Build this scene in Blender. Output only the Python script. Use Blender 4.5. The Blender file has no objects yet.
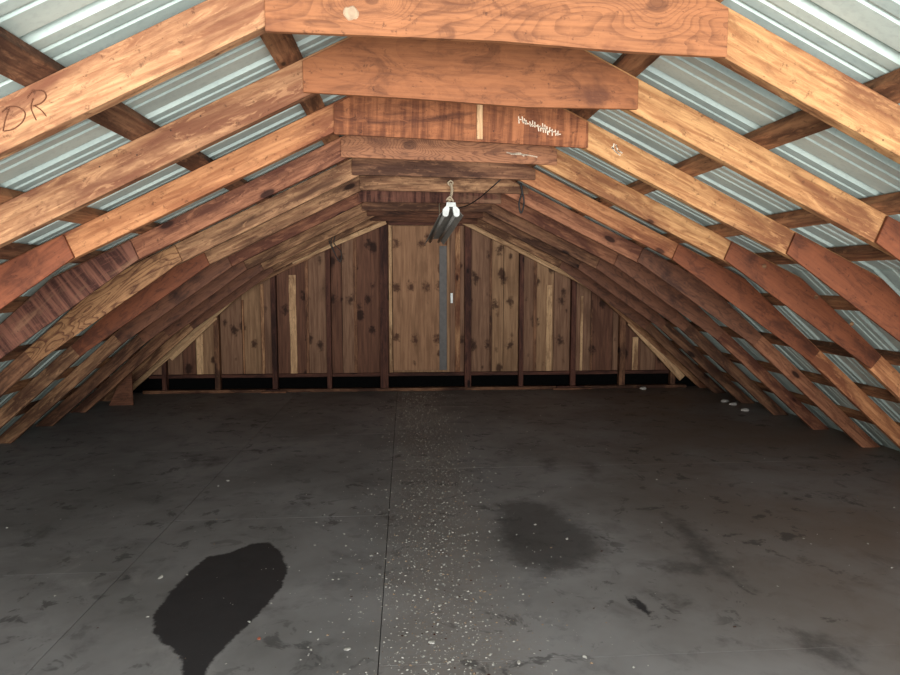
import bpy, bmesh, math, random
import numpy as np
from mathutils import Vector, Matrix, Euler, noise as mnoise
random.seed(7)
C = bpy.context.scene.collection
sc = bpy.context.scene
rad = math.radians

# ------------------------------------------------------------------ camera
F = 640.0; HC = 1.32
cam = bpy.data.cameras.new('camera'); co = bpy.data.objects.new('camera', cam); C.objects.link(co)
cam.sensor_width = 36; cam.lens = F/900*36; cam.clip_start = .02
co.location = (0, 0, HC)
RC = Euler((rad(90-5.12), 0, rad(-4.0))).to_matrix()
co.rotation_euler = RC.to_euler()
sc.camera = co

def ray(px, py):
    return RC @ Vector(((px-450)/F, -(py-337.5)/F, -1))
def P(px, py, Y):                       # measured photo point on the cross plane at depth Y -> (x, z)
    d = ray(px, py); k = Y/d.y
    return (d.x*k, HC+d.z*k)
def G(px, py):                          # measured photo point on the floor
    d = ray(px, py); k = -HC/d.z
    return (d.x*k, d.y*k)

# ------------------------------------------------------------------ materials
class NT:
    def __init__(s, name):
        s.m = bpy.data.materials.new(name); s.m.use_nodes = True
        s.t = s.m.node_tree; s.n = s.t.nodes; s.b = s.n['Principled BSDF']
    def new(s, typ, **kw):
        n = s.n.new(typ)
        for k, v in kw.items():
            if k.startswith('i_'):
                n.inputs[k[2:].replace('_', ' ')].default_value = v
            else: setattr(n, k, v)
        return n
    def link(s, a, b): s.t.links.new(a, b)
    def math(s, op, a, b=None, clamp=False):
        n = s.n.new('ShaderNodeMath'); n.operation = op; n.use_clamp = clamp
        for i, v in enumerate((a, b)):
            if v is None: continue
            if isinstance(v, (int, float)): n.inputs[i].default_value = v
            else: s.link(v, n.inputs[i])
        return n.outputs[0]
    def sstep(s, v, a, b, lo=0., hi=1.):
        n = s.n.new('ShaderNodeMapRange'); n.interpolation_type = 'SMOOTHSTEP'
        n.inputs['From Min'].default_value = a; n.inputs['From Max'].default_value = b
        n.inputs['To Min'].default_value = lo; n.inputs['To Max'].default_value = hi
        s.link(v, n.inputs['Value']); return n.outputs[0]
    def mix(s, f, a, b, mode='MIX'):
        n = s.n.new('ShaderNodeMix'); n.data_type = 'RGBA'; n.blend_type = mode
        for i, v in ((0, f), (6, a), (7, b)):
            if isinstance(v, (int, float)): n.inputs[i].default_value = v
            elif isinstance(v, tuple): n.inputs[i].default_value = (*v, 1)
            else: s.link(v, n.inputs[i])
        return n.outputs[2]
    def vscale(s, v, sc_, off=None):
        n = s.n.new('ShaderNodeVectorMath'); n.operation = 'MULTIPLY'
        s.link(v, n.inputs[0]); n.inputs[1].default_value = sc_
        return n.outputs[0]
    def vadd(s, a, b):
        n = s.n.new('ShaderNodeVectorMath'); n.operation = 'ADD'
        s.link(a, n.inputs[0])
        if isinstance(b, tuple): n.inputs[1].default_value = b
        else: s.link(b, n.inputs[1])
        return n.outputs[0]
    def noise(s, v, scale=1, detail=4, rough=.55, dist=0):
        n = s.n.new('ShaderNodeTexNoise'); n.inputs['Scale'].default_value = scale
        n.inputs['Detail'].default_value = detail; n.inputs['Roughness'].default_value = rough
        n.inputs['Distortion'].default_value = dist
        s.link(v, n.inputs['Vector']); return n.outputs['Fac']
    def bump(s, h, st=.3, d=.01):
        n = s.n.new('ShaderNodeBump'); n.inputs['Strength'].default_value = st; n.inputs['Distance'].default_value = d
        s.link(h, n.inputs['Height']); s.link(n.outputs[0], s.b.inputs['Normal'])

def srgb(r, g, b):
    f = lambda c: (c/255/12.92) if c/255 <= .04045 else ((c/255+.055)/1.055)**2.4
    return (f(r), f(g), f(b))

def rand_coord(t, world=False):
    tc = t.new('ShaderNodeTexCoord'); oi = t.new('ShaderNodeObjectInfo')
    cb = t.new('ShaderNodeCombineXYZ')
    t.link(t.math('MULTIPLY', oi.outputs['Random'], 53.0), cb.inputs[0])
    t.link(t.math('MULTIPLY', oi.outputs['Random'], 17.0), cb.inputs[1])
    t.link(t.math('MULTIPLY', oi.outputs['Random'], 29.0), cb.inputs[2])
    return tc.outputs['Object'], t.vadd(tc.outputs['Object'], cb.outputs[0]), oi.outputs['Random']

def wood(name, light, dark, stain, stain_amt=.5, knots=1., rough=.75, grain=1., cross=False, ring=.35):
    t = NT(name)
    o, v, rnd = rand_coord(t)
    if cross:
        a = (34, 2.2, 20); b = (7, 1.2, 5)
    else:
        a = (2.4, 44*grain, 20); b = (.9, 8*grain, 5)
    n1 = t.noise(t.vscale(v, a), 1, 6, .62, .4)
    n2 = t.noise(t.vscale(v, b), 1, 2, .5, .6)
    rg = t.math('SINE', t.math('MULTIPLY', n2, 70))
    rg = t.math('MULTIPLY', t.math('ADD', rg, 1), .5)
    g = t.math('ADD', t.math('MULTIPLY', t.sstep(n1, .38, .62), 1-ring), t.math('MULTIPLY', rg, ring))
    col = t.mix(g, light, dark)
    n3 = t.noise(t.vscale(v, (1.3, 5.5, 3)), 1, 5, .6, .8)
    sf = t.math('MULTIPLY', t.sstep(n3, .62-.3*stain_amt, .74-.18*stain_amt), .85)
    col = t.mix(sf, col, stain)
    n6 = t.noise(t.vscale(v, (9, 34, 20)), 1, 6, .7, .6)
    col = t.mix(t.sstep(n6, .52, .66, 0, .5), col, tuple((a_+b_)/2*.8 for a_, b_ in zip(stain, dark)))
    col = t.mix(t.sstep(n6, .47, .36, 0, .35), col, tuple(min(1, c*1.25) for c in light))
    # dirt specks
    n4 = t.noise(v, 38, 4, .75)
    col = t.mix(t.sstep(n4, .58, .70, 0, .6), col, tuple(c*.35 for c in stain))
    if knots > 0:
        vo = t.new('ShaderNodeTexVoronoi', voronoi_dimensions='3D'); vo.inputs['Scale'].default_value = 1
        vv = t.vadd(t.vscale(v, (3.6, 9, .7)), t.vscale(t.vadd(v, (0, 0, 0)), (0, 0, 0)))
        t.link(vv, vo.inputs['Vector'])
        sep = t.new('ShaderNodeSeparateColor'); t.link(vo.outputs['Color'], sep.inputs[0])
        rr = t.math('MULTIPLY', t.sstep(sep.outputs[0], 1-.75*knots, .95), .2)
        kd = t.math('SUBTRACT', t.math('ADD', rr, .001), vo.outputs['Distance'])
        col = t.mix(t.sstep(kd, -.06, .02, 0, .45), col, stain)
        col = t.mix(t.sstep(kd, .0, .05, 0, .85), col, tuple(c*.25 for c in stain))
    # small nail-like dots
    vo = t.new('ShaderNodeTexVoronoi'); vo.inputs['Scale'].default_value = 14
    t.link(v, vo.inputs['Vector'])
    sep = t.new('ShaderNodeSeparateColor'); t.link(vo.outputs['Color'], sep.inputs[0])
    dd = t.math('MULTIPLY', t.sstep(vo.outputs['Distance'], .03, .055, 1, 0), t.sstep(sep.outputs[1], .6, .62))
    col = t.mix(t.math('MULTIPLY', dd, .8), col, (.02, .012, .01))
    br = t.math('ADD', t.math('MULTIPLY', rnd, .24), .88)
    mv = t.new('ShaderNodeHueSaturation'); mv.inputs['Saturation'].default_value = .97; t.link(br, mv.inputs['Value']); t.link(col, mv.inputs['Color'])
    t.link(mv.outputs[0], t.b.inputs['Base Color'])
    t.b.inputs['Roughness'].default_value = rough
    t.b.inputs['Specular IOR Level'].default_value = .25
    t.bump(t.math('ADD', g, t.math('MULTIPLY', n6, 2)), .45, .005)
    return t.m

def plywood(name, light, dark, stain, centers=(), freq=26, stain_amt=.4, sc_=(1.5, 5, 2), line=.6):
    """rotary-cut veneer: contour lines of a slow field, bulging round knots"""
    t = NT(name)
    o, v, rnd = rand_coord(t)
    f = t.noise(t.vscale(v, sc_), 1, 2, .45, .3)
    knot = None
    for (cx, cy, r, amp) in centers:
        d = t.new('ShaderNodeVectorMath', operation='LENGTH')
        t.link(t.vscale(t.vadd(o, (-cx, -cy, 0)), (1/r/1.7, 1/r, 0)), d.inputs[0])
        e = t.math('POWER', 2.718, t.math('MULTIPLY', t.math('POWER', d.outputs['Value'], 1.3), -1))
        f = t.math('ADD', f, t.math('MULTIPLY', e, amp))
        kk = t.sstep(d.outputs['Value'], .22, .34, 1, 0)
        knot = kk if knot is None else t.math('MAXIMUM', knot, kk)
    s = t.math('FRACT', t.math('MULTIPLY', f, freq))
    ln = t.math('MULTIPLY', t.sstep(s, .55, .95), t.sstep(s, .96, 1, 1, 0))
    n1 = t.noise(t.vscale(v, (5, 90, 30)), 1, 4, .6)
    g = t.math('ADD', t.math('MULTIPLY', ln, line), t.math('MULTIPLY', t.sstep(n1, .35, .7), .45), True)
    col = t.mix(g, light, dark)
    n3 = t.noise(t.vscale(v, (2.5, 4, 3)), 1, 5, .6, .5)
    col = t.mix(t.sstep(n3, .66-.3*stain_amt, .78-.18*stain_amt, 0, .8), col, stain)
    n6 = t.noise(t.vscale(v, (7, 16, 10)), 1, 7, .72, 1.0)
    col = t.mix(t.sstep(n6, .5, .66, 0, .6), col, tuple((a_+b_)/2*.75 for a_, b_ in zip(stain, dark)))
    col = t.mix(t.sstep(n6, .47, .36, 0, .3), col, tuple(min(1, c*1.3) for c in light))
    n4 = t.noise(v, 45, 4, .75)
    col = t.mix(t.sstep(n4, .6, .70, 0, .6), col, tuple(c*.35 for c in stain))
    if knot is not None:
        col = t.mix(t.math('MULTIPLY', knot, .55), col, tuple(c*.5 for c in stain))
    t.link(col, t.b.inputs['Base Color'])
    t.b.inputs['Roughness'].default_value = .65
    t.b.inputs['Specular IOR Level'].default_value = .3
    t.bump(g, .25, .003)
    return t.m

def plain(name, col, rough=.6, metal=0, spec=.5, var=.25, scale=20):
    t = NT(name); o, v, rnd = rand_coord(t)
    n = t.noise(v, scale, 4)
    c = t.mix(t.sstep(n, .35, .7), col, tuple(x*(1-var) for x in col))
    t.link(c, t.b.inputs['Base Color'])
    t.b.inputs['Roughness'].default_value = rough; t.b.inputs['Metallic'].default_value = metal
    t.b.inputs['Specular IOR Level'].default_value = spec
    return t.m

M = {}
M['gold'] = wood('golden_pine', srgb(198, 150, 98), srgb(150, 100, 60), srgb(108, 62, 38), .55, 1.)
M['tan'] = wood('pale_fir', srgb(190, 144, 102), srgb(142, 96, 64), srgb(100, 56, 38), .75, 1.)
M['orange'] = wood('orange_fir', srgb(192, 134, 88), srgb(150, 94, 58), srgb(108, 58, 38), .6, .9)
M['red'] = wood('reddish_fir', srgb(164, 110, 78), srgb(118, 72, 50), srgb(78, 42, 32), .65, .9)
M['grey'] = wood('weathered_fir', srgb(186, 142, 102), srgb(122, 84, 60), srgb(66, 40, 30), .65, 1., .85)
M['brown'] = wood('brown_fir', srgb(146, 104, 74), srgb(96, 62, 44), srgb(54, 32, 24), .65, 1.)
M['dark'] = wood('dark_stained_board', srgb(104, 66, 46), srgb(68, 40, 28), srgb(40, 24, 18), .5, .5)
M['purlin'] = wood('purlin_board', srgb(176, 126, 86), srgb(124, 80, 54), srgb(66, 42, 30), .6, .8)
M['stud'] = wood('stud_board', srgb(100, 62, 48), srgb(70, 42, 34), srgb(46, 27, 22), .5, .6)
M['pale'] = wood('fresh_pale_board', srgb(222, 182, 136), srgb(180, 140, 100), srgb(120, 84, 58), .3, .5)
M['strip'] = plain('dull_grey_metal', srgb(96, 92, 88), .6)
M['splinter'] = wood('splintered_plywood', srgb(118, 76, 60), srgb(56, 30, 25), srgb(150, 112, 84), .3, 0, .8, 1, True, .1)
M['vert'] = wood('upright_grain_plywood', srgb(156, 96, 58), srgb(104, 58, 34), srgb(70, 38, 26), .5, 0, .7, 1, True, .2)
M['ply1'] = plywood('swirled_plywood', srgb(158, 104, 68), srgb(102, 62, 40), srgb(106, 62, 42), ((-.36, -.01, .035, .9), (.36, .02, .06, .5)), 24, .45, (1.2, 6, 2), line=.38)
M['ply2'] = plywood('smooth_plywood', srgb(150, 95, 60), srgb(114, 68, 42), srgb(82, 46, 31), (), 10, .45, line=.25)
M['ply4'] = plywood('fine_swirl_plywood', srgb(156, 106, 74), srgb(98, 60, 42), srgb(90, 54, 38), ((-.2, 0, .08, .6),), 24, .3, (1.4, 8, 2))
M['plyred'] = plywood('red_brown_plywood', srgb(126, 72, 46), srgb(90, 49, 32), srgb(62, 34, 24), (), 9, .45, line=.3)
M['plyorange'] = plywood('orange_plywood', srgb(150, 88, 60), srgb(110, 62, 43), srgb(80, 44, 32), (), 9, .4, line=.3)
M['plyswirl'] = plywood('bold_grain_plywood', srgb(172, 128, 88), srgb(100, 62, 42), srgb(92, 54, 38), (), 24, .3, (1.4, 5, 2), line=.8)
M['plybrown'] = plywood('brown_plywood', srgb(122, 80, 58), srgb(80, 48, 35), srgb(50, 30, 24), (), 12, .5, line=.4)
M['panel'] = plywood('door_panel_plywood', srgb(164, 126, 92), srgb(136, 98, 70), srgb(96, 64, 46), (), 8, .35, (4, 1, 2), line=.3)
M['black'] = plain('flat_black', (.004, .004, .004), .95, spec=.05)  # plain near-black for the subfloor and the gable backing sheet
M['white'] = plain('white_plastic', (.8, .84, .8), .4)
M['reflector'] = plain('grey_enamel', srgb(140, 136, 128), .5)
M['tube'] = plain('grey_glass_tube', srgb(128, 126, 120), .3)
M['rope'] = plain('pale_rope', srgb(196, 178, 150), .9, scale=200)
M['wire'] = plain('black_wire', (.015, .014, .014), .5)
M['pencil'] = plain('brown_crayon', srgb(112, 68, 44), .9)
M['chalk'] = plain('white_chalk', srgb(232, 214, 190), .95)
M['chip'] = plain('pale_chip', srgb(216, 214, 206), .8, scale=60)
M['chipwood'] = plain('tan_chip', srgb(172, 148, 122), .8, scale=60)
M['chippink'] = plain('pink_chip', srgb(220, 130, 100), .8, scale=60)
M['insul'] = plain('white_foam', srgb(190, 186, 178), .9, scale=60)

def wall_mat(name, light, dark, knotc, up='z', marks=(), off=(0, 0)):
    def q(a, b, c): return (a, b, c) if up == 'z' else (a, c, b)
    t = NT(name); o, v, rnd = rand_coord(t)
    n1 = t.noise(t.vscale(v, q(40, 20, 2.2)), 1, 6, .62, .5)
    n2 = t.noise(t.vscale(v, q(5, 5, 1.1)), 1, 4, .6, .8)
    col = t.mix(t.sstep(n1, .33, .68), light, dark)
    col = t.mix(t.sstep(n2, .48, .68, 0, .6), col, tuple(c*.7 for c in dark))
    vo = t.new('ShaderNodeTexVoronoi', voronoi_dimensions='3D'); vo.inputs['Scale'].default_value = 1
    t.link(t.vscale(v, q(6.5, .4, 4.2)), vo.inputs['Vector'])
    n5 = t.noise(v, 30, 3)
    sep = t.new('ShaderNodeSeparateColor'); t.link(vo.outputs['Color'], sep.inputs[0])
    rr = t.math('MULTIPLY', t.sstep(sep.outputs[0], .35, .95), .24)
    kd = t.math('SUBTRACT', t.math('ADD', rr, t.math('MULTIPLY', t.math('SUBTRACT', n5, .4), .3)), vo.outputs['Distance'])
    col = t.mix(t.sstep(kd, -.12, .06, 0, .85), col, knotc)
    md = None
    for (mx, mz) in marks:
        x, z = P(mx, mz, 7.665); x -= off[0]; z -= off[1]
        c = (-x, 0, -z) if up == 'z' else (-x, -z, 0)
        d = t.new('ShaderNodeVectorMath', operation='LENGTH')
        t.link(t.vscale(t.vadd(o, c), (1, 0, .75) if up == 'z' else (1, .75, 0)), d.inputs[0])
        md = d.outputs['Value'] if md is None else t.math('MINIMUM', md, d.outputs['Value'])
    if md is not None:
        n7 = t.noise(o, 22, 4, .7)
        md = t.math('ADD', md, t.math('MULTIPLY', t.math('SUBTRACT', n7, .5), .16))
        col = t.mix(t.sstep(md, .01, .06, .85, 0), col, knotc)
    t.link(col, t.b.inputs['Base Color']); t.b.inputs['Roughness'].default_value = .8
    t.b.inputs['Specular IOR Level'].default_value = .2
    t.bump(n1, .3, .004)
    return t.m
WK = [(476, 279), (504, 279), (495, 304), (510, 302), (462, 340), (473, 345), (488, 345), (510, 345), (500, 250), (333, 299), (350, 300), (368, 299), (305, 297), (368, 244), (340, 258), (372, 330), (320, 345), (535, 322), (562, 300), (560, 340), (592, 350), (234, 330), (285, 310)]
M['wallA'] = wall_mat('gable_board_brown', srgb(146, 112, 88), srgb(114, 84, 66), srgb(48, 30, 24), marks=WK)
M['wallB'] = wall_mat('gable_board_tan', srgb(166, 132, 100), srgb(134, 102, 76), srgb(56, 34, 26), marks=WK)
M['wallC'] = wall_mat('gable_board_dark', srgb(120, 84, 66), srgb(92, 62, 49), srgb(38, 24, 20), marks=WK)

HC0 = (((P(393, 300, 7.665)[0]+P(447, 300, 7.665)[0])/2), ((P(400, 371, 7.665)[1]+.01+P(420, 223, 7.578)[1]-.03)/2))
M['hatch'] = wall_mat('hatch_plywood', srgb(172, 132, 100), srgb(140, 104, 78), srgb(66, 40, 32), 'y', [(411, 287), (426, 287), (440, 286), (396, 287), (396, 244), (422, 244), (448, 243), (415, 339), (437, 339), (396, 337)], HC0)
# galvanised metal
t = NT('galvanised_roofing'); o, v, rnd = rand_coord(t)
n = t.noise(t.vscale(v, (1, 3, 1)), 3, 4)
n2 = t.noise(v, 60, 2)
col = t.mix(t.sstep(n, .3, .7), srgb(202, 218, 210), srgb(178, 196, 190))
col = t.mix(t.sstep(n2, .5, .7, 0, .15), col, srgb(120, 135, 140))
t.link(col, t.b.inputs['Base Color']); t.b.inputs['Metallic'].default_value = .0
t.b.inputs['Roughness'].default_value = .34
M['metal'] = t.m

# floor
t = NT('black_painted_plywood_floor')
geo = t.new('ShaderNodeNewGeometry'); v = geo.outputs['Position']; oi = t.new('ShaderNodeObjectInfo')
big = t.noise(v, .9, 5, .6, .3); mid = t.noise(v, 4.5, 6, .65, .4); fine = t.noise(v, 60, 4, .7)
col = t.mix(t.sstep(big, .3, .7), srgb(158, 157, 158), srgb(122, 121, 120))
col = t.mix(t.sstep(mid, .5, .72, 0, .45), col, srgb(88, 86, 87))
lt = t.noise(t.vadd(v, (9, 3, 1)), 3.2, 6, .7, .6)
col = t.mix(t.sstep(lt, .56, .75, 0, .35), col, srgb(176, 174, 172))
sep = t.new('ShaderNodeSeparateXYZ'); t.link(v, sep.inputs[0])
# brown dust to the right
bx_ = t.math('MULTIPLY', t.sstep(sep.outputs[0], .3, 3.0), t.sstep(big, .3, .6, .4, .9))
col = t.mix(bx_, col, srgb(134, 116, 104))
# dirt band under the ridge
dx = t.math('ABSOLUTE', t.math('SUBTRACT', t.math('ADD', sep.outputs[0], t.math('MULTIPLY', t.math('SUBTRACT', mid, .5), .3)), .17))
col = t.mix(t.math('MULTIPLY', t.sstep(dx, .05, .42, 1, 0), t.sstep(fine, .35, .65, .15, .6)), col, srgb(140, 130, 122))
def attr(n_):
    a = t.new('ShaderNodeAttribute', attribute_name=n_); return a.outputs['Fac']
edge = t.noise(v, 14, 4, .7); edge2 = t.noise(v, 50, 2, .6)
e = t.math('MULTIPLY', t.math('SUBTRACT', edge, .5), .05)
e = t.math('ADD', e, t.math('MULTIPLY', t.math('SUBTRACT', edge2, .5), .02))
s1 = t.sstep(t.math('ADD', attr('stain_black'), e), -.004, .012, 1, 0)
e3 = t.math('MULTIPLY', t.math('SUBTRACT', edge, .5), .22)
s2 = t.sstep(t.math('ADD', attr('stain_soft'), e3), -.09, .06, 1, 0)
# small random dark scuffs
sp = t.noise(t.vadd(v, (3, 7, 0)), 7, 4, .7, .5); spm = t.noise(t.vadd(v, (1, 2, 5)), 1.2, 2)
s3 = t.math('MULTIPLY', t.sstep(sp, .56, .64), t.sstep(spm, .4, .58))
col = t.mix(t.math('MULTIPLY', s3, .6), col, srgb(52, 51, 52))
col = t.mix(t.math('MULTIPLY', s2, .65), col, srgb(52, 50, 50))
col = t.mix(t.math('MULTIPLY', s1, .95), col, srgb(48, 47, 50))
# pale flecks
fl = t.noise(v, 110, 2, .8)
col = t.mix(t.sstep(fl, .72, .76, 0, .5), col, srgb(190, 186, 178))
tone = t.math('ADD', t.math('MULTIPLY', oi.outputs['Random'], .22), .89)
mv = t.new('ShaderNodeHueSaturation'); t.link(tone, mv.inputs['Value']); t.link(col, mv.inputs['Color'])
t.link(mv.outputs[0], t.b.inputs['Base Color'])
t.link(t.math('ADD', t.math('MULTIPLY', mid, .25), .45), t.b.inputs['Roughness'])
t.b.inputs['Specular IOR Level'].default_value = .4
t.bump(t.math('ADD', mid, t.math('MULTIPLY', fine, .3)), .15, .004)
M['floor'] = t.m

# ------------------------------------------------------------------ helpers
def tag(o, label=None, cat=None, group=None, kind=None):
    if label: o['label'] = label
    if cat: o['category'] = cat
    if group: o['group'] = group
    if kind: o['kind'] = kind
    return o
def thing(name, loc, label, cat, group=None):
    o = bpy.data.objects.new(name, None); C.objects.link(o); o.location = loc; o.empty_display_size = .1
    return tag(o, label, cat, group)
def finish(name, bm, mat, mw, parent=None, bevel=0):
    if bevel:
        bmesh.ops.bevel(bm, geom=bm.edges[:], offset=bevel, segments=1, affect='EDGES', clamp_overlap=True)
    bmesh.ops.recalc_face_normals(bm, faces=bm.faces[:])
    me = bpy.data.meshes.new(name); bm.to_mesh(me); bm.free()
    me.materials.append(mat)
    o = bpy.data.objects.new(name, me); C.objects.link(o)
    if parent is not None:
        o.parent = parent; mw = Matrix.Translation(-parent.location_total if hasattr(parent, 'location_total') else -world_loc(parent)) @ mw
    o.matrix_basis = mw
    return o
def world_loc(p):
    v = p.location.copy()
    while p.parent is not None:
        p = p.parent; v = v + p.location
    return v
def prism(name, pts, y0, y1, ang, mat, parent=None, bevel=.002, shape=None):
    """polygon in the cross plane (x,z), extruded from depth y0 to y1; local x runs along ang"""
    cx = sum(p[0] for p in pts)/len(pts); cz = sum(p[1] for p in pts)/len(pts)
    ca, sa = math.cos(ang), math.sin(ang)
    ax, ay = Vector((ca, 0, sa)), Vector((-sa, 0, ca)); az = ax.cross(ay)
    R = Matrix((ax, ay, az)).transposed().to_4x4()
    mw = Matrix.Translation((cx, (y0+y1)/2, cz)) @ R
    h = abs(y1-y0)/2
    bm = bmesh.new()
    loc = [((x-cx)*ca+(z-cz)*sa, -(x-cx)*sa+(z-cz)*ca) for x, z in pts]
    A = [bm.verts.new((x, y, h)) for x, y in loc]; B = [bm.verts.new((x, y, -h)) for x, y in loc]
    bm.faces.new(A); bm.faces.new(B[::-1])
    n = len(A)
    for i in range(n): bm.faces.new((A[i], B[i], B[(i+1) % n], A[(i+1) % n]))
    return finish(name, bm, mat, mw, parent, bevel)
def board(name, a, b, up, w, th, mat, parent=None, bevel=.002, wob=0, segs=1):
    """board from a to b; w measured along up, th across"""
    a, b, up = Vector(a), Vector(b), Vector(up)
    ax = (b-a).normalized(); az = ax.cross(up).normalized(); ay = az.cross(ax)
    R = Matrix((ax, ay, az)).transposed().to_4x4()
    L = (b-a).length
    bm = bmesh.new(); rings = []
    ph = random.random()*50
    for i in range(segs+1):
        x = -L/2+L*i/segs
        dy = wob*mnoise.noise(Vector((x*1.3+ph, 0, 0))) ; dz = wob*.4*mnoise.noise(Vector((x*1.1, ph, 0)))
        ww = w/2*(1+(.12 if wob > .01 else 0)*mnoise.noise(Vector((x*9, ph, 3))))
        rings.append([bm.verts.new((x, s*ww+dy, u*th/2+dz)) for s, u in ((-1, -1), (1, -1), (1, 1), (-1, 1))])
    for r, q in zip(rings, rings[1:]):
        for k in range(4): bm.faces.new((r[k], r[(k+1) % 4], q[(k+1) % 4], q[k]))
    bm.faces.new(rings[0]); bm.faces.new(rings[-1][::-1])
    return finish(name, bm, mat, Matrix.Translation((a+b)/2) @ R, parent, bevel if segs == 1 else 0)
def tube(name, pts, r, mat, parent=None, n=6, twist=0):
    bm = bmesh.new(); pts = [Vector(p) for p in pts]
    c = sum(pts, Vector())/len(pts); prev = None
    for i, p in enumerate(pts):
        d = (pts[min(i+1, len(pts)-1)]-pts[max(i-1, 0)]).normalized()
        s = d.cross(Vector((.13, .2, .97))); s = s.normalized() if s.length > 1e-4 else Vector((1, 0, 0)); u = s.cross(d)
        ring = [bm.verts.new(p-c+r*(math.cos(2*math.pi*k/n)*s+math.sin(2*math.pi*k/n)*u)) for k in range(n)]
        if prev:
            for k in range(n): bm.faces.new((prev[k], prev[(k+1) % n], ring[(k+1) % n], ring[k]))
        else: bm.faces.new(ring[::-1])
        prev = ring
    bm.faces.new(prev)
    o = finish(name, bm, mat, Matrix.Translation(c), parent)
    for f in o.data.polygons: f.use_smooth = True
    return o
def spline(pts, k=8):
    pts = [Vector(p) for p in pts]; out = []
    q = [pts[0]]+pts+[pts[-1]]
    for i in range(len(pts)-1):
        p0, p1, p2, p3 = q[i:i+4]
        for j in range(k):
            s = j/k
            out.append(.5*((2*p1)+(p2-p0)*s+(2*p0-5*p1+4*p2-p3)*s*s+(3*p1-p0-3*p2+p3)*s**3))
    out.append(pts[-1]); return out

# ------------------------------------------------------------------ roof geometry
XR = .20                                     # ridge position
S1, S2 = .49, .885                           # the two pitches
H0 = 2.215; UK = 2.01; UF = 3.45              # underside at ridge, knee, foot
RV = .12; RV2 = .10*math.sqrt(1+S2*S2)
def hin(u): return H0-S1*u if u <= UK else (H0-S1*UK)-S2*(u-UK)
UF = UK+(H0-S1*UK)/S2
c2 = H0-S1*UK+S2*UK+RV2                      # top line of lower rafter: c2 - S2*u
UKT = (c2-(H0+RV))/(S2-S1)
def hout(u): return H0+RV-S1*u if u <= UKT else c2-S2*u
YA, YB = -1.0, 7.67                          # open end, far gable
A1, A2 = math.atan(S1), math.atan(S2)

# truss data: (gusset polygon in photo px, gusset mat, left upper, right upper, left knee, right knee, left lower, right lower, label)
YS = [1.67+.61*i for i in range(10)]
def default_gusset(Y, w0, w1, b0, b1, ht):
    """board across the ridge between x w0..w1, bottom at b0..b1, clipped under the roof"""
    return None
T = [
 dict(poly=[(265, 31), (500, 41), (620, 51), (727, 57)], g='ply1', ul='tan', ur='gold', kl='plyorange', kr='plyred', ll='orange', lr='orange',
      label='nearest roof truss, its swirled plywood ridge plate cut by the top of the picture'),
 dict(poly=[(303, 92), (420, 99), (525, 107), (638, 109)], g='ply2', ul='tan', ur='gold', kl='plyorange', kr='plyred', ll='orange', lr='orange',
      label='second truss from the front, with a smooth reddish plywood ridge plate'),
 dict(poly=[(334, 134), (450, 140), (588, 148)], g='vert', ul='orange', ur='gold', kl='plyorange', kr='plyred', ll='brown', lr='orange', top=.19,
      label='third truss from the front, upright-grain plywood ridge plate with white chalk marks'),
 dict(poly=[(341, 157), (557, 165)], g='ply4', ul='red', ur='gold', kl='splinter', kr='plyred', ll='brown', lr='orange', top=.14,
      label='fourth truss, with a splintered dark plywood knee plate on the left'),
 dict(poly=[(352, 175), (535, 180)], g='brown', ul='grey', ur='orange', kl='plyswirl', kr='plyred', ll='brown', lr='orange', top=.14,
      label='fifth truss, with a bold swirled plywood knee plate on the left'),
 dict(poly=[(360, 190), (528, 194)], g='grey', ul='grey', ur='red', kl='plyred', kr='plybrown', ll='grey', lr='red', top=.14,
      label='sixth truss, whose weathered ridge board carries the rope of the shop light'),
 dict(poly=None, g='splinter', ul='red', ur='red', kl='plybrown', kr='plybrown', ll='grey', lr='red', top=.12,
      label='seventh truss from the front, a rough brown board at its ridge'),
 dict(poly=None, g='brown', ul='grey', ur='brown', kl='plybrown', kr='plybrown', ll='brown', lr='brown', top=.12,
      label='eighth truss from the front, two before the last one clear of the gable wall'),
 dict(poly=None, g='dark', ul='grey', ur='brown', kl='plybrown', kr='plybrown', ll='brown', lr='brown', top=.12,
      label='ninth truss from the front, last but one before the gable wall'),
 dict(poly=None, g='dark', ul='grey', ur='grey', kl='plybrown', kr='plybrown', ll='grey', lr='brown', top=.12,
      label='tenth truss from the front, the last standing clear of the gable wall'),
]
GR = 'roof trusses along the attic'
truss = []
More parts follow.
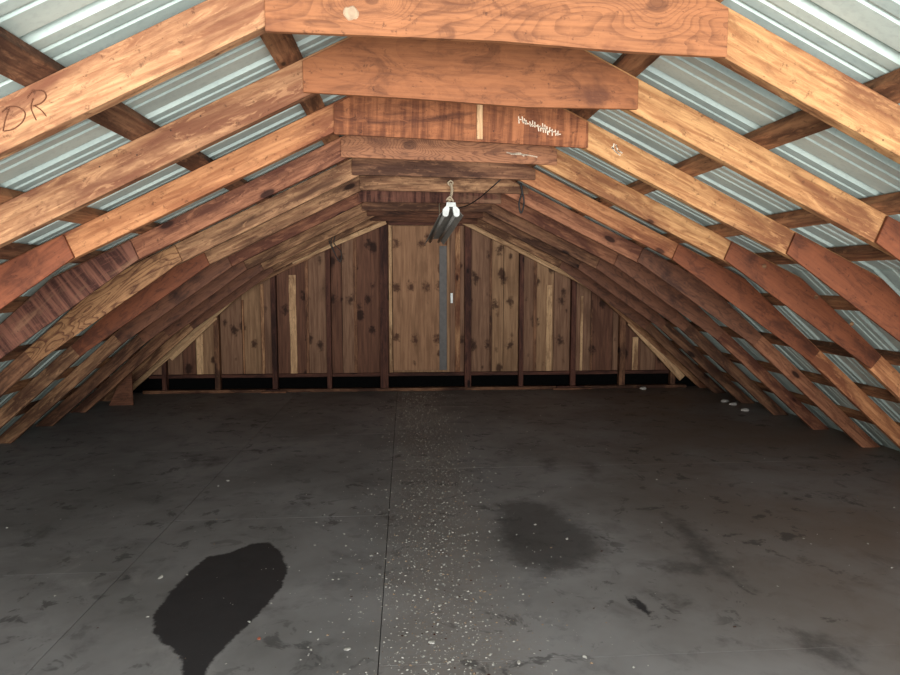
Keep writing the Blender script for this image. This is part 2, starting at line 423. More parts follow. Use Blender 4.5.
for i, d in enumerate(T):
    Y = YS[i]; jit = random.uniform
    tr = thing('roof_truss', (XR, Y, 0), d['label'], 'roof truss', GR); truss.append(tr)
    for s, up, lo, kn in ((-1, 'ul', 'll', 'kl'), (1, 'ur', 'lr', 'kr')):
        X = lambda u: XR+s*u
        a1, a2 = -s*A1, -s*A2
        e = jit(-.01, .004)                   # rough-cut lower edge
        g0 = .004
        prism('upper_rafter', [(X(g0), H0+e), (X(UK), hin(UK)+e), (X(UKT), hout(UKT)), (X(g0), H0+RV)], Y, Y+.04, a1, M[d[up]], tr)
        prism('lower_rafter', [(X(UK+.002), hin(UK)+e-.002), (X(UF), .001), (X(UF+RV2/S2), .001), (X(UKT+.002), hout(UKT)-.002)], Y, Y+.04, a2, M[d[lo]], tr)
        us = (1.60 if s < 0 else 1.56)+jit(-.03, .03); ue = 2.5+jit(-.06, .08)
        dd = .09*math.sin(A1); de = .09*math.sin(A2)
        prism('knee_gusset', [(X(us), hin(us)-.004), (X(ue), hin(ue)-.004), (X(ue+de), hout(ue+de)-.012), (X(UKT), hout(UKT)-.01), (X(us+dd), hout(us+dd)-.008)],
              Y-.016, Y-.001, -s*math.atan(.7), M[d[kn]], tr)
    # ridge gusset
    if d['poly']:
        bot = [P(x, y, Y-.016) for x, y in d['poly']]
    else:
        w = .585; j1, j2 = jit(-.02, .02), jit(-.02, .02)
        bot = [(XR-w+j1, 1.955+jit(-.01, .02)), (XR+w+j2, 1.95+jit(-.02, .01))]
    xl, xr = bot[0][0], bot[-1][0]
    top = d.get('top', None)
    sl = lambda x: hout(abs(x-XR))-.012
    if top is None:
        tp = [(xr, sl(xr)), (XR, sl(XR)), (xl, sl(xl))]
    else:
        zt = (bot[0][1]+bot[-1][1])/2+top
        tp = []
        if sl(xr) < zt: ux = (hout(0)-.012-zt)/S1; tp += [(xr, sl(xr)), (XR+ux, zt)]
        else: tp += [(xr, zt)]
        if sl(xl) < zt: tp += [(XR-ux, zt), (xl, sl(xl))] if sl(xr) < zt else [(XR-(hout(0)-.012-zt)/S1, zt), (xl, sl(xl))]
        else: tp += [(xl, zt)]
    gth = .017 if i < 4 else .03
    gz = prism('ridge_gusset', bot+tp, Y-gth, Y-.001, math.atan2(bot[-1][1]-bot[0][1], xr-xl), M[d['g']], tr)
    d['gus'] = gz

# gable truss, no ridge plate
tr = thing('roof_truss', (XR, 7.535, 0), 'pale truss nailed flat against the gable wall studs at the far end', 'roof truss', GR); truss.append(tr)
for s in (-1, 1):
    X = lambda u: XR+s*u
    prism('upper_rafter', [(X(.004), H0-.01), (X(UK), hin(UK)-.01), (X(UKT), hout(UKT)), (X(.004), H0+RV)], 7.535, 7.573, -s*A1, M['pale' if s > 0 else 'grey'], tr)
    prism('lower_rafter', [(X(UK+.002), hin(UK)-.012), (X(UF), .001), (X(UF+RV2/S2), .001), (X(UKT+.002), hout(UKT)-.002)], 7.535, 7.573, -s*A2, M['pale' if s < 0 else 'tan'], tr)

# marks on the timber, children of the boards they are on
def mark(name, pts, Y, part, mat, r=.0016, label=None):
    w = [Vector((P(x, y, Y)[0], Y, P(x, y, Y)[1])) for x, y in pts]
    o = tube(name, spline(w, 6), r, mat, None, 5)
    o.parent = part
    if label: o['label'] = label
    return o
def strokes(name, lst, Y, part, mat, r=.0016, label=None):
    bm = bmesh.new()
    for pts in lst:
        w = [Vector((P(x, y, Y)[0], Y, P(x, y, Y)[1])) for x, y in pts]
        w = spline(w, 5) if len(w) > 2 else w
        for a, b in zip(w, w[1:]):
            dv = (b-a)
            if dv.length < 1e-6: continue
            s = dv.normalized().cross(Vector((0, 1, 0)))*r
            e = dv.normalized()*r*.6
            q = [bm.verts.new(v) for v in (a-e-s, b+e-s, b+e+s, a-e+s)]
            top = [bm.verts.new(v.co+Vector((0, .0012, 0))) for v in q]
            bm.faces.new(q)
            for k in range(4): bm.faces.new((q[k], q[(k+1) % 4], top[(k+1) % 4], top[k]))
    me = bpy.data.meshes.new(name); bm.to_mesh(me); bm.free(); me.materials.append(mat)
    o = bpy.data.objects.new(name, me); C.objects.link(o)
    bpy.context.view_layer.update()
    o.parent = part; o.matrix_basis = part.matrix_world.inverted()
    if label: o['label'] = label
    return o
kx, kz = P(351, 13, YS[0]-.018)
bm = bmesh.new(); bmesh.ops.create_cone(bm, cap_ends=True, segments=18, radius1=.017, radius2=.014, depth=.003)
for v in bm.verts: v.co.x *= 1.15; v.co.y += .002*math.sin(v.co.x*300)
o = finish('knot_patch', bm, M['chipwood'], Matrix.Translation((kx, YS[0]-.0188, kz)) @ Matrix.Rotation(rad(90), 4, 'X'), truss[0]); o['label'] = 'pale round knot'
kg = [c for c in truss[3].children if c.name.startswith('knee_gusset')][1]
for px, py in ((764.5, 266), (816.5, 297), (852, 324)):
    kx, kz = P(px, py, YS[3]-.018)
    bm = bmesh.new(); bmesh.ops.create_cone(bm, cap_ends=True, segments=14, radius1=.013, radius2=.010, depth=.004)
    o = finish('nail_head', bm, M['grey'], Matrix.Translation((kx, YS[3]-.0182, kz)) @ Matrix.Rotation(rad(90), 4, 'X'), truss[3])
bpy.context.view_layer.update()
ch = {c.name: c for c in truss[0].children}
ul0 = [c for c in truss[0].children if c.name.startswith('upper_rafter')][0]
Ym = YS[0]-.0015
strokes('crayon_lettering', [[(2, 112), (8, 107), (18, 107), (25, 113), (22, 122), (13, 129), (4, 131)], [(9, 108), (5, 120), (3, 131)],
        [(33, 98), (31, 108), (36, 120)], [(27, 98), (33, 91), (43, 91), (46, 97), (41, 103), (33, 106)], [(35, 106), (41, 110), (46, 116)]],
        Ym, ul0, M['pencil'], .0013, 'brown crayon letters DR')
g3 = T[2]['gus']; Ym = YS[2]-.0195
random.seed(3)
st = []
for k in range(16):
    x = 519+k*2.6+random.uniform(-.8, .8); y = 117.5+k*.9+random.uniform(-.6, .6)
    st.append([(x, y+random.uniform(-2, 1)), (x+random.uniform(-.5, 1.2), y+random.uniform(3, 7))])
    st.append([(x, y+2.5+random.uniform(-1, 1)), (x+2.6, y+3+random.uniform(-1, 1.5))])
strokes('chalk_scrawl', st, Ym, g3, M['chalk'], .0022, 'white chalk scrawl')
g4 = T[3]['gus']; Ym = YS[3]-.0195
strokes('chalk_scrawl', [[(507, 152.5), (513, 153.5), (519, 153)], [(511, 154), (522, 154.5), (530, 155.5), (537, 157)], [(520, 153), (524, 156)]], Ym, g4, M['chalk'], .003, 'white chalk scratch')
r3 = [c for c in truss[2].children if c.name.startswith('upper_rafter')][1]
strokes('chalk_scrawl', [[(612, 147), (616, 152), (620, 155)], [(616, 145), (618, 150), (622, 153)], [(614, 144), (613, 149)]], YS[2]-.0015, r3, M['chalk'], .003, 'white chalk tick')
# pale strip nailed over the third truss's plate
xs, z0_ = P(479.5, 139.5, YS[2]-.02); z1_ = z0_+.21
board('batten', (xs, YS[2]-.0245, z0_), (xs, YS[2]-.0245, z1_), (1, 0, 0), .026, .012, M['pale'], truss[2]).__setitem__('label', 'pale upright batten')

# purlins on top of the rafters
PT, PW = .036, .088
ords = ['first', 'second', 'third', 'fourth', 'fifth', 'sixth', 'seventh', 'eighth', 'ninth']
for s, side in ((-1, 'left'), (1, 'right')):
    lst = [(.09, 0), (.58, 0), (1.08, 0), (1.55, 0), (1.86, 0), (2.22, 1), (2.58, 1), (2.92, 1), (3.24, 1)]
    for k, (u, low) in enumerate(lst):
        sl = S2 if low else S1
        nrm = Vector((s*sl, 0, 1)).normalized(); along = Vector((s, 0, -sl)).normalized()
        c = Vector((XR+s*u, 0, hout(u)))+nrm*(PT/2+.002)
        o = board('purlin', c+Vector((0, YA+.02, 0)), c+Vector((0, YB-.1, 0)), along, PW+random.uniform(-.006, .006), PT, M['purlin'] if (s > 0 or k % 2) else M['brown'])
        tag(o, 'dark flat board running over the %s rafters, %s from the ridge, under the metal roofing' % (side, ords[k]), 'purlin', 'purlins under the metal roofing')

# ribbed metal roofing
def profile(y0, y1):
    pts = []; y = y0
    while y < y1:
        pts += [(y, 0), (y+.034, 0), (y+.040, .0), (y+.052, .019), (y+.070, .019), (y+.082, 0), (y+.117, 0), (y+.122, .005), (y+.132, .005), (y+.137, 0),
                (y+.172, 0), (y+.177, .005), (y+.187, .005), (y+.192, 0)]
        y += .2286
    return [(a, b) for a, b in pts if a <= y1]
prof = profile(YA, YB+.15)
OFF = PT+.004
for s, side in ((-1, 'left'), (1, 'right')):
    n1 = Vector((s*S1, 0, 1)).normalized(); n2 = Vector((s*S2, 0, 1)).normalized()
    v1 = OFF*math.sqrt(1+S1*S1); v2 = OFF*math.sqrt(1+S2*S2)
    um = (c2+v2-(H0+RV+v1))/(S2-S1)
    ua = -.0; ub = (c2+v2+.03)/S2
    for nm, sl, n, uu, f in (('upper', S1, n1, (ua, um+.03), lambda u: H0+RV+v1-S1*u), ('lower', S2, n2, (um, ub), lambda u: c2+v2-S2*u)):
        bm = bmesh.new(); cols = []
        NU = 10
        for k in range(NU+1):
            u = uu[0]+(uu[1]-uu[0])*k/NU
            z = f(u)+(.003 if nm == 'upper' else 0)
            cols.append([bm.verts.new(Vector((XR+s*u, y, z))+n*(h+.0015*mnoise.noise(Vector((u*2, y*1.5, s)))+.0)) for y, h in prof])
        for a, b in zip(cols, cols[1:]):
            for j in range(len(prof)-1): bm.faces.new((a[j], a[j+1], b[j+1], b[j]))
        o = finish('ceiling', bm, M['metal'], Matrix())
        md = o.modifiers.new('thickness', 'SOLIDIFY'); md.thickness = .0008; md.offset = 0
        tag(o, kind='structure')

# ------------------------------------------------------------------ floor sheets
def sdf(poly, X, Yv):
    d = np.full(X.shape, 1e9); inside = np.zeros(X.shape, bool)
    n = len(poly)
    for i in range(n):
        ax, ay = poly[i]; bx, by = poly[(i+1) % n]
        ex, ey = bx-ax, by-ay; wx, wy = X-ax, Yv-ay
        tt = np.clip((wx*ex+wy*ey)/(ex*ex+ey*ey+1e-12), 0, 1)
        d = np.minimum(d, np.hypot(wx-ex*tt, wy-ey*tt))
        c = ((ay > Yv) != (by > Yv)) & (X < (bx-ax)*(Yv-ay)/(by-ay+1e-12)+ax)
        inside ^= c
    return np.where(inside, -d, d)
black = [
 [(153, 617), (156, 635), (171, 648), (181, 653), (183, 675), (184, 700), (200, 690), (209, 664), (227, 644), (247, 624), (267, 604), (282, 586), (287, 570), (282, 553), (269, 543), (253, 543), (231, 553), (209, 556), (191, 571), (173, 590)],
]
blackthin = [
 [(622, 593), (633, 594), (645, 603), (664, 619), (660, 625), (645, 615), (628, 604)],
]
soft = [
 [(495, 505), (520, 498), (550, 503), (575, 520), (606, 540), (606, 558), (575, 570), (540, 575), (510, 560), (498, 540)],
 [(664, 513), (690, 525), (720, 555), (750, 591), (735, 585), (712, 568), (690, 552), (685, 540)],
 [(796, 630), (825, 637), (855, 655), (852, 669), (830, 664), (803, 647)],
 [(540, 460), (553, 458), (556, 470), (546, 473)], [(584, 463), (594, 464), (598, 474), (588, 472)],
 [(190, 455), (200, 455), (195, 468), (187, 468)], [(205, 458), (226, 457), (222, 464), (203, 468)],
 [(22, 540), (48, 528), (50, 532), (25, 546)], [(660, 560), (720, 565), (700, 575), (668, 572)], [(640, 590), (690, 600), (680, 606)],
]
def groundpoly(p): return [G(x, y) for x, y in p]
black_w = [groundpoly(p) for p in black]; bt_w = [groundpoly(p) for p in blackthin]; soft_w = [groundpoly(p) for p in soft]
xs = [-3.85, -2.52, -1.28, -.10, 4.15]
rows = {0: [YA, 1.1, 3.3, 5.3, YB+.1], 1: [YA, .9, 2.9, 5.0, YB+.1], 2: [YA, 1.5, 3.52, 5.46, YB+.1], 3: [YA, 2.1, 4.4, 6.6, YB+.1], 4: [YA, 1.3, 3.75, 6.2, YB+.1], 5: [YA, 2.3, 4.6, YB+.1]}
gap = .0018
for ci in range(len(xs)-1):
    for y0, y1 in zip(rows[ci], rows[ci][1:]):
        x0, x1 = xs[ci]+gap, xs[ci+1]-gap; a, b = y0+gap*.6, y1-gap*.6
        nx = max(2, int((x1-x0)/.04)); ny = max(2, int((b-a)/.04))
        gx = np.linspace(x0, x1, nx); gy = np.linspace(a, b, ny)
        XX, YY = np.meshgrid(gx, gy)
        V = np.stack([XX.ravel(), YY.ravel(), np.zeros(XX.size)], 1)
        idx = np.arange(nx*ny).reshape(ny, nx)
        Fq = np.stack([idx[:-1, :-1], idx[:-1, 1:], idx[1:, 1:], idx[1:, :-1]], -1).reshape(-1, 4)
        # skirt for real thickness
        base = len(V)
        bxy = [(x0, a), (x1, a), (x1, b), (x0, b)]
        V = np.vstack([V, np.array([(x, y, -.018) for x, y in bxy])])
        c = [idx[0, 0], idx[0, -1], idx[-1, -1], idx[-1, 0]]
        rim = [list(idx[0, :]), list(idx[:, -1]), list(idx[-1, ::-1]), list(idx[::-1, 0])]
        faces = [tuple(int(k) for k in f) for f in Fq]
        for e in range(4): faces.append(tuple([base+e]+[base+(e+1) % 4]+[int(k) for k in rim[e][::-1]]))
        faces.append((base+3, base+2, base+1, base))
        me = bpy.data.meshes.new('floor'); me.from_pydata(V.tolist(), [], faces); me.materials.append(M['floor'])
        sb = np.full(len(V), 1.); ss = np.full(len(V), 1.)
        for p in black_w: sb = np.minimum(sb, sdf(p, V[:, 0], V[:, 1]))
        for p in bt_w: sb = np.minimum(sb, sdf(p, V[:, 0], V[:, 1])+.012)
        for p in soft_w: ss = np.minimum(ss, sdf(p, V[:, 0], V[:, 1]))
        me.attributes.new('stain_black', 'FLOAT', 'POINT').data.foreach_set('value', sb.astype(np.float32))
        me.attributes.new('stain_soft', 'FLOAT', 'POINT').data.foreach_set('value', ss.astype(np.float32))
        o = bpy.data.objects.new('floor', me); C.objects.link(o); tag(o, kind='structure')
bm = bmesh.new(); bmesh.ops.create_cube(bm, size=1)
o = finish('floor', bm, M['black'], Matrix.Translation((.15, (YA+YB)/2, -.035)) @ Matrix.Diagonal((8.3, YB-YA+.4, .03, 1))); tag(o, kind='structure')

# ------------------------------------------------------------------ gable wall
YW = 7.665
def gx_(px, py=370): return P(px, py, YW)[0]
planks = [(118, 'C'), (150, 'A'), (163, 'A'), (183, 'C'), (196, 'B'), (217, 'A'), (243, 'B'), (262, 'A'), (274, 'C'), (291, 'C'), (308, 'A'), (329, 'C'), (343, 'A'), (356, 'C'), (384, 'C'),
          (393, 'B'), (450, 'A'), (471, 'A'), (490, 'B'), (503, 'B'), (521, 'A'), (534, 'B'), (553, 'A'), (573, 'A'), (590, 'C'), (612, 'A'), (622, 'C'), (640, 'A'), (655, 'C'), (673, 'C'), (700, 'A'), (740, 'A')]
zb = P(400, 373, YW)[1]
me = bpy.data.meshes.new('wall_back'); bm = bmesh.new()
mats = ['wallA', 'wallB', 'wallC']
lo_x, hi_x = XR-(UF+.05), XR+UF+.05
def roofz(x): return hout(abs(x-XR))+.02
for (p0, k), (p1, _) in zip(planks, planks[1:]):
    x0, x1 = gx_(p0)+.003, gx_(p1)-.003
    x0, x1 = max(x0, lo_x), min(x1, hi_x)
    if x1 <= x0: continue
    dpt = random.uniform(0, .003)
    xs_ = [x0]+[q for q in (XR-UKT, XR, XR+UKT) if x0 < q < x1]+[x1]
    top = [(x, max(roofz(x), zb+.02)) for x in xs_[::-1]]
    pl = [(x0, zb), (x1, zb)]+top
    Af = [bm.verts.new((x, YW+.006+dpt, z)) for x, z in pl]; Bf = [bm.verts.new((x, YW+.025, z)) for x, z in pl]
    fs = [bm.faces.new(Af), bm.faces.new(Bf[::-1])]
    for i in range(len(pl)): fs.append(bm.faces.new((Af[i], Bf[i], Bf[(i+1) % len(pl)], Af[(i+1) % len(pl)])))
    for f in fs: f.material_index = 'ABC'.index(k)
bmesh.ops.recalc_face_normals(bm, faces=bm.faces[:]); bm.to_mesh(me); bm.free()
for m in mats: me.materials.append(M[m])
o = bpy.data.objects.new('wall_back', me); C.objects.link(o); tag(o, kind='structure')
# plain black sheet behind the joints, showing as a strip at floor level
pl = [(XR-UF-.3, -.02), (XR+UF+.3, -.02), (XR+UF+.3, .05), (XR+UKT, hout(UKT)+.03), (XR, hout(0)+.03), (XR-UKT, hout(UKT)+.03), (XR-UF-.3, .05)]
tag(prism('wall_back', pl, YW+.03, YW+.05, 0, M['black']), kind='structure')

# studs
studs = [(164, 352, 4, 'stud'), (217.5, 308, 5, 'brown'), (275, 268, 5, 'stud'), (329.5, 236, 4.5, 'stud'), (384.5, 221, 8, 'stud'), (468, 217, 6.5, 'stud'), (521, 243, 4.5, 'stud'), (573, 272, 5, 'stud'), (622, 306, 6, 'brown'), (673, 352, 5, 'brown')]
where = ['leftmost, under the lowest part of the rafter', 'second from the left', 'third from the left', 'fourth from the left, beside the pale ragged board\'s right hand', 'thick one framing the left side of the plywood door panel',
         'thick one framing the right side of the plywood door panel', 'first to the right of the door panel frame', 'second to the right of the door panel frame', 'third to the right of the door panel frame', 'rightmost, short, under the rafter']
where[3] = 'fourth from the left, under the hanging wire'
YF = 7.578
for (px, pt, w, m), wh in zip(studs, where):
    x, _ = P(px, 380, YF); wd = w*YF/F
    xt = x; zt = min(hin(abs(x-XR-0))+.07, P(px, pt, YF)[1]+.05)
    o = board('stud', (x, YF+.042, .04), (xt, YF+.042, zt), (1, 0, 0), wd, .08, M[m])
    tag(o, 'gable wall stud, '+wh, 'stud', 'studs of the gable wall')
# bottom plate, girt, header
xl = XR-UF+.15; xr = XR+UF-.15
o = board('bottom_plate', (xl, YF+.045, .019), (xr, YF+.045, .019), (0, 1, 0), .09, .036, M['brown']); tag(o, 'long flat board on the floor carrying the studs of the gable wall', 'wall plate')
zg = P(400, 374, YW)[1]
xg0, xg1 = P(150, 374, YW)[0], P(690, 374, YW)[0]
edges_ = [xg0]+[v for s_ in studs for v in (P(s_[0], 380, YF)[0]-s_[2]*YF/F/2-.002, P(s_[0], 380, YF)[0]+s_[2]*YF/F/2+.002) if xg0 < v < xg1]+[xg1]
gr = thing('girt', ((xg0+xg1)/2, YF+.06, zg-.02), 'low horizontal rail of short boards between the gable studs above the black gap', 'rail')
for a, b in zip(edges_[0::2], edges_[1::2]):
    if b-a > .1: board('rail_piece', (a, YF+.065, zg), (b, YF+.065, zg), (0, 0, 1), .04, .036, M['stud'], gr)
za = P(420, 223, YF)[1]
o = board('header', (P(389, 223, YF)[0], YF+.03, za), (P(464, 223, YF)[0], YF+.03, za), (0, 0, 1), .05, .04, M['stud']); tag(o, 'short header board over the plywood door panel in the gable wall', 'header board')
# plywood panel between the thick studs
x0, x1 = P(393, 300, YW)[0], P(447, 300, YW)[0]; z0, z1 = P(400, 371, YW)[1]+.01, za-.03
pn = thing('gable_hatch', ((x0+x1)/2, YW, z0), 'large pale knotty plywood sheet closing the opening in the middle of the gable wall', 'hatch')
prism('sheet', [(x0, z0), (x1, z0), (x1, z1), (x0, z1)], YW-.016, YW+.003, 0, M['hatch'], pn)
xm = P(443, 300, YW)[0]; b_ = board('edge_strip', (xm, YW-.02, z0+.0), (xm, YW-.02, P(443, 246, YW)[1]), (1, 0, 0), .09, .006, M['strip'], pn); b_['label'] = 'dull grey metal strip down the right edge'
xm = P(451.5, 296, YW)[0]
o = board('latch', (xm, YW-.028, P(451, 303, YW)[1]), (xm, YW-.028, P(451, 293, YW)[1]), (1, 0, 0), .028, .01, M['white'], pn)
# pale loose battens
bat = [(391, 225, 370, 3, 'pale', 0, 'narrow pale batten down the left edge of the plywood door panel'),
       (457.5, 225, 369, 5, 'tan', 0, 'pale batten just right of the plywood door panel'),
       (294, 275, 366, 6.5, 'pale', .02, 'ragged pale strip of bare wood left of the middle of the gable wall'),
       (200, 332, 367, 6.5, 'pale', 0, 'short pale board low at the left end of the gable wall'),
       (244, 300, 367, 1.8, 'tan', 0, 'thin pale lath between the second and third stud from the left'),
       (263.5, 284, 367, 3.2, 'grey', 0, 'narrow grey batten close left of the third stud'),
       (308, 258, 368, 3.2, 'brown', 0, 'brown batten midway between the third and fourth stud from the left'),
       (356, 236, 368, 3.2, 'brown', 0, 'tall brown batten left of the thick door stud'),
       (490.5, 236, 368, 2.5, 'brown', 0, 'tall thin batten first to the right of the door frame'),
       (534.5, 258, 369, 3.2, 'brown', 0, 'brown batten left of the pale right-hand board'),
       (548.5, 285, 369, 5.8, 'pale', 0, 'clean pale board right of the door, standing on the rail'),
       (581, 296, 369, 2.6, 'pale', 0, 'thin pale lath just right of the second stud right of the door'),
       (591, 300, 369, 2, 'brown', 0, 'thin brown lath midway to the third stud right of the door'),
       (635, 337, 369, 5.8, 'pale', 0, 'short pale board at the right end of the gable wall')]
for px, p0, p1, w, m, wb, lb in bat:
    x = P(px, 350, YW)[0]
    o = board('batten', (x, YW-.004-.018*(px in (391, 457.5)), zg+.021), (x, YW-.004-.018*(px in (391, 457.5)), P(px, p0, YW)[1]), (1, 0, 0), w*YW/F, .014, M[m], None, .002, wb, 30 if wb else 1)
    tag(o, lb, 'batten', 'battens on the gable wall')
# diagonal pale braces under the left rafter
def diag(px0, py0, px1, py1, w, Y, m, label, name='brace'):
    a = P(px0, py0, Y); b = P(px1, py1, Y)
    o = board(name, (a[0], Y, a[1]), (b[0], Y, b[1]), (0, 0, 1), w, .03, M[m]); tag(o, label, 'brace', 'slanting pieces at the gable')
diag(170, 358, 215, 316, .085, 7.553, 'pale', 'short pale slanting board below the left rafter at the low end of the gable wall')
diag(630, 322, 682, 378, .085, 7.553, 'pale', 'pale slanting board below the right rafter at the low end of the gable wall')
diag(292, 262, 386, 222, .05, 7.50, 'pale', 'pale slanting strip under the left rafter near the hanging wire')
diag(478, 222, 600, 293, .05, 7.50, 'pale', 'long pale slanting strip following the right rafter at the gable wall')
# scraps lying on the plate
for p0, p1, lb in ((262, 287, 'left'), (552, 590, 'right')):
    x0 = P(p0, 388, YF)[0]; x1 = P(p1, 388, YF)[0]
    o = board('wood_scrap', (x0, YF-.03, .012), (x1, YF-.03, .014), (0, 1, 0), .05, .022, M['brown']); tag(o, 'flat offcut of board lying against the bottom plate, %s of the middle' % lb, 'offcut', 'offcuts by the gable plate')
    o = board('wood_scrap', (x0+.05, YF-.025, .034), (x1-.08, YF-.025, .035), (0, 1, 0), .04, .018, M['stud']); tag(o, 'smaller offcut stacked on the %s offcut by the bottom plate' % lb, 'offcut', 'offcuts by the gable plate')

# left foot panel and eave scraps
a = P(128, 401, 6.9); b = P(128, 358, 6.9); c = P(98, 380, 6.9)
o = prism('plywood_offcut', [(a[0]-.2, .001), (a[0]+.05, .001), (a[0]+.05, b[1]-.05), (a[0]+.02, b[1]-.06)], 6.9, 6.915, 0, M['plybrown']); tag(o, 'tall brown plywood offcut standing at the left eave near the gable', 'offcut')
random.seed(11)
for k, (px, py) in enumerate([(641, 389), (725, 403), (733, 406), (745, 412)]):
    x, y = G(px, py)
    bm = bmesh.new(); bmesh.ops.create_icosphere(bm, subdivisions=2, radius=1)
    for v in bm.verts: v.co *= 1+.35*mnoise.noise(v.co*1.7+Vector((k*9, 0, 0)))
    o = finish('foam_scrap', bm, M['insul'], Matrix.Translation((x, min(y, 7.45), .022)) @ Matrix.Diagonal((.045, .028, .018, 1)))
    tag(o, ['white foam scrap on the floor by the last short stud', 'white foam scrap at the right eave, farthest of the three', 'white foam scrap at the right eave, middle of the three', 'white foam scrap at the right eave, nearest of the three'][k], 'foam scrap', 'foam scraps at the eave')
for s, lst in ((1, YS[3:]), (-1, YS[5:])):
    for y in lst:
        pass

# ------------------------------------------------------------------ hanging shop light
YN = 4.45; LN = 1.2
xn, zn = P(451, 207, YN); xf, zf = P(434, 238, YN+LN)
pN, pF = Vector((xn, YN, zn)), Vector((xf, YN+LN, zf))
lt = thing('shop_light', (xn, YN, zn), 'twin-tube grey shop light with white end sockets hanging under the ridge', 'light fixture')
ax = (pF-pN).normalized(); Rm = Matrix((ax, Vector((0, 0, 1)).cross(ax).normalized(), ax.cross(Vector((0, 0, 1)).cross(ax).normalized()))).transposed()
Lf = (pF-pN).length
def lcl(x, y, z): return pN+Rm @ Vector((x, y, z))
def extr(name, prof_, x0, x1, mat, thick=0):
    bm = bmesh.new()
    A = [bm.verts.new(Rm @ Vector((x0, a, b))) for a, b in prof_]; B = [bm.verts.new(Rm @ Vector((x1, a, b))) for a, b in prof_]
    n = len(A)
    closed = not thick
    for i in range(n if closed else n-1): bm.faces.new((A[i], B[i], B[(i+1) % n], A[(i+1) % n]))
    if closed: bm.faces.new(A[::-1]); bm.faces.new(B)
    o = finish(name, bm, mat, Matrix.Translation(pN), lt)
    if thick: md = o.modifiers.new('t', 'SOLIDIFY'); md.thickness = thick
    return o
extr('housing', [(-.035, -.005), (.035, -.005), (.028, .03), (-.028, .03)], 0, Lf, M['wire'])
extr('reflector', [(-.085, -.06), (-.08, -.058), (-.04, -.008), (.04, -.008), (.08, -.058), (.085, -.06)], .0, Lf, M['reflector'], .0015)
for s in (-1, 1):
    tube('tube', [lcl(x, s*.038, -.035) for x in (.02, Lf*.5, Lf-.02)], .0125, M['tube'], lt, 10)
    for x in (0,):
        o = extr('socket', [(s*.02, -.058), (s*.03, -.066), (s*.048, -.066), (s*.058, -.055), (s*.058, -.02), (s*.04, .002), (s*.014, .004), (s*.012, -.02)], x-.004, x+.018, M['white'])
bpy.context.view_layer.update()
extr('end_plate', [(-.036, 0), (.036, 0), (.03, .03), (-.03, .03)], -.008, -.002, M['white'])
# twisted rope
Yr = YS[5]-.05
r0 = Vector((P(450.5, 183, Yr)[0], Yr, P(450.5, 183, Yr)[1])); r1 = lcl(.06, 0, .042)
def hel(ph, n=60):
    out = []
    for i in range(n+1):
        q = i/n; c = r0.lerp(r1, q)+Vector((.012*math.sin(q*4), 0, 0)); a = q*38+ph
        out.append(c+Vector((math.cos(a), math.sin(a), 0))*.005)
    return out
rp = thing('rope', r1, 'short twisted pale rope from the ridge board down to the shop light', 'rope')
tube('strand', hel(0), .0065, M['rope'], rp); tube('strand', hel(math.pi), .0065, M['rope'], rp)
tube('knot', spline([r0+Vector(v) for v in ((-.02, 0, .0), (.0, -.01, .015), (.018, 0, 0), (0, .005, -.02), (-.02, 0, .0))]), .005, M['rope'], rp)
tube('knot', spline([r1+Vector(v) for v in ((-.025, 0, .02), (.0, -.02, .04), (.025, 0, .01), (0, .02, .03), (-.025, 0, .02))]), .005, M['rope'], rp)
Yq = YS[7]-.05
a = P(439, 197, Yq-.0); o = tube('cord', [(a[0], Yq, a[1]), (a[0], Yq-.1, (a[1]+zf)/2), tuple(lcl(Lf-.1, 0, .034))], .004, M['rope']); tag(o, 'thin pale cord holding the far end of the shop light', 'cord')
def wire(pts, Y, label, r=.005, cat='wire'):
    w = [(P(x, y, Y+dy)[0], Y+dy, P(x, y, Y+dy)[1]) for x, y, dy in pts]
    o = tube('wire', spline(w), r, M['wire']); tag(o, label, cat); return o
wire([(512, 167, -.25), (502, 178, -.2), (490, 189, -.13), (478, 199, .15), (466, 206, .3), (456, 208, .35)], YS[5], 'black wire slanting from the right of the ridge down to the shop light', .0045)
wire([(520, 183, 0), (522, 192, 0), (519, 203, 0), (521, 213, 0), (524, 203, 0), (522, 190, 0), (521, 183, 0)], YS[5]-.06, 'loop of black wire hanging on the right side below the ridge board', .006)
wire([(334, 231, 0), (329, 240, 0), (334, 252, 0), (340, 262, 0), (341, 252, 0), (334, 243, 0), (336, 232, 0), (331, 241, 0), (336, 256, 0), (339, 260, 0)], 7.1, 'tangled loop of black wire hanging over the fourth stud from the left', .005)

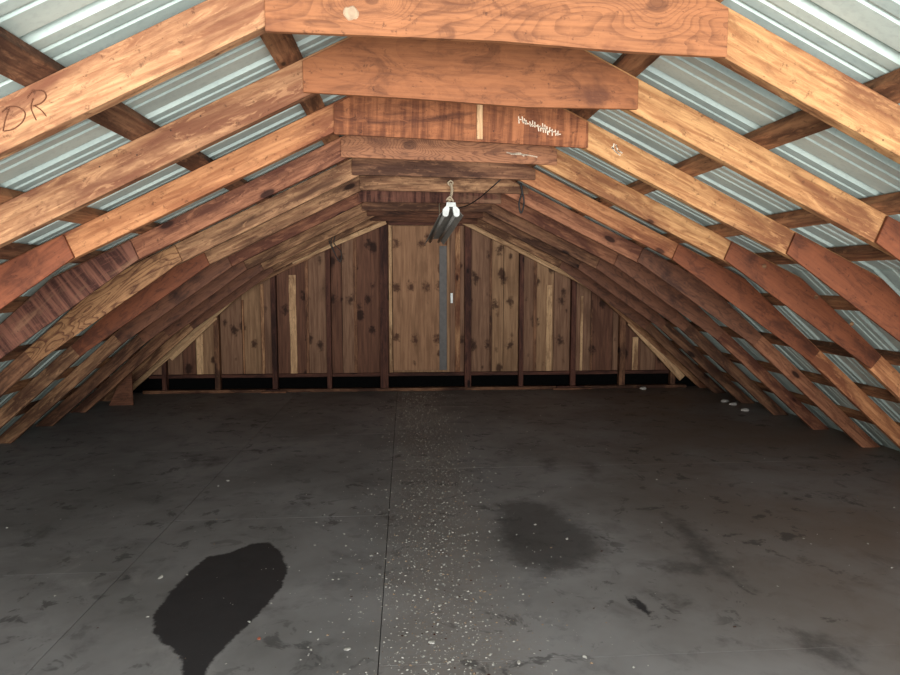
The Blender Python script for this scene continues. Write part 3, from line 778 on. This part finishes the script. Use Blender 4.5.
# ------------------------------------------------------------------ debris on the floor
random.seed(5)
def chipbm(r, k):
    bm = bmesh.new(); bmesh.ops.create_icosphere(bm, subdivisions=1, radius=1)
    for v in bm.verts:
        v.co *= 1+.9*mnoise.noise(v.co*1.9+Vector((k*7.7, k, 0)))
    return bm
spots = [(535, 525, .022, 'chip', 'larger white chip in the dark blotch, the nearer left of two'), (567, 539, .024, 'chip', 'larger white chip in the dark blotch, the right of two'),
         (259, 639, .02, 'chippink', 'pink chip beside the lower right edge of the big black stain'), (249, 622, .016, 'chip', 'white chip on the right rim of the big black stain'),
         (161, 578, .03, 'chip', 'flat white flake left above the big black stain'), (187, 575, .013, 'chip', 'small white chip on the top left rim of the big black stain'),
         (148, 617, .012, 'chip', 'small white chip touching the left tip of the big black stain'), (228, 481, .022, 'chip', 'pale flake lying behind the big black stain, left of the middle seam'),
         (431, 643, .03, 'chip', 'big pale flake in the debris trail near the bottom edge'), (350+90, 616-10, .02, 'chip', 'pale flake in the debris trail, level with the black stain'),
         (585, 657, .02, 'chip', 'white chip on the floor right of the debris trail, near the bottom edge'), (469, 453, .018, 'chip', 'white chip at the far right of the debris trail'),
         (484, 592, .018, 'chipwood', 'yellowish chip right of the debris trail'), (519, 663, .02, 'chip', 'pale sliver right of the trail at the bottom edge'),
         (347, 650, .03, 'chip', 'white flake left of the middle seam near the bottom edge'), (371, 556, .018, 'chip', 'white flake on the middle seam'),
         (55, 596, .012, 'chip', 'white chip far to the left of the big black stain'), (733, 567, .012, 'chip', 'white chip beside the lower end of the long dark streak'),
         (868, 544, .014, 'chip', 'white chip near the right edge of the picture'), (811, 544, .01, 'chip', 'tiny white chip left of the one near the right edge')]
for k, (px, py, r, m, lb) in enumerate(spots):
    x, y = G(px, py); r *= .55
    o = finish('paint_chip', chipbm(r, k), M[m], Matrix.Translation((x, y, r*.22)) @ Matrix.Rotation(random.random()*6, 4, 'Z') @ Matrix.Diagonal((r, r*.6, r*.22, 1)))
    tag(o, lb, 'chip', 'larger chips on the floor')
bm = bmesh.new()
mi = []
def crumb(x, y, r):
    a = random.random()*6.28; sx = r; sy = r*random.uniform(.3, .9); h = r*random.uniform(.2, .7)
    ca, sa = math.cos(a), math.sin(a); vs = []
    for (i, j) in ((-1, -1), (1, -1), (1, 1), (-1, 1)):
        i *= random.uniform(.6, 1); j *= random.uniform(.6, 1)
        vs.append(bm.verts.new((x+i*sx*ca-j*sy*sa, y+i*sx*sa+j*sy*ca, .0005)))
    tp = bm.verts.new((x+random.uniform(-.3, .3)*r, y+random.uniform(-.3, .3)*r, h)); tp2 = bm.verts.new((x+random.uniform(-.5, .5)*r, y+random.uniform(-.5, .5)*r, h*.8))
    m = random.choices((0, 1, 2), (.72, .2, .08))[0]
    for f in ((vs[0], vs[1], tp), (vs[1], vs[2], tp2, tp), (vs[2], vs[3], tp2), (vs[3], vs[0], tp, tp2)):
        try: g = bm.faces.new(f); g.material_index = m
        except ValueError: pass
for k in range(7500):
    y = 1.6+5.9*random.random()**1.25
    cen = .165+.05*math.sin(y*1.7); x = random.gauss(cen, .15 if random.random() < .75 else .3)
    crumb(x, y, random.choice((.0014, .0016, .0018, .002, .0024, .003, .0044))*(1+.1*y)*(1.12 if y < 3.3 else 1))
for k in range(420):
    y = random.uniform(1.7, 7.2); x = random.uniform(-2.6, 2.9)
    crumb(x, y, random.choice((.0025, .003, .004, .007)))
me = bpy.data.meshes.new('crumbs'); bm.to_mesh(me); bm.free()
for m in ('chip', 'chipwood', 'stud'): me.materials.append(M[m])
o = bpy.data.objects.new('debris_crumbs', me); C.objects.link(o)
tag(o, 'trail of fine pale crumbs and dust on the dark floor below the ridge', 'debris', None, 'stuff')

# ------------------------------------------------------------------ light
w = bpy.data.worlds.new('sky'); sc.world = w; w.use_nodes = True
bg = w.node_tree.nodes['Background']; bg.inputs[0].default_value = (.90, .96, 1, 1); bg.inputs[1].default_value = 1.0
def area(name, loc, target, sx, sy, power, col):
    l = bpy.data.lights.new(name, 'AREA'); l.shape = 'RECTANGLE'; l.size = sx; l.size_y = sy; l.energy = power; l.color = col
    o = bpy.data.objects.new(name, l); C.objects.link(o); o.location = loc
    o.rotation_euler = (Vector(target)-Vector(loc)).to_track_quat('-Z', 'Y').to_euler(); return o
# daylight entering through the open end behind the camera
area('daylight_at_open_end', (.2, -1.05, 1.25), (.2, .8, -.3), 5, 1.6, 125, (1, .98, .97))
area('daylight_from_yard', (.2, -8, -.9), (.2, 4, 1.8), 9, 3.4, 2000, (1, .975, .95))

sc.view_settings.view_transform = 'Standard'; sc.view_settings.look = 'None'
sc.view_settings.exposure = 0; sc.view_settings.gamma = 1
sc.view_settings.use_curve_mapping = False
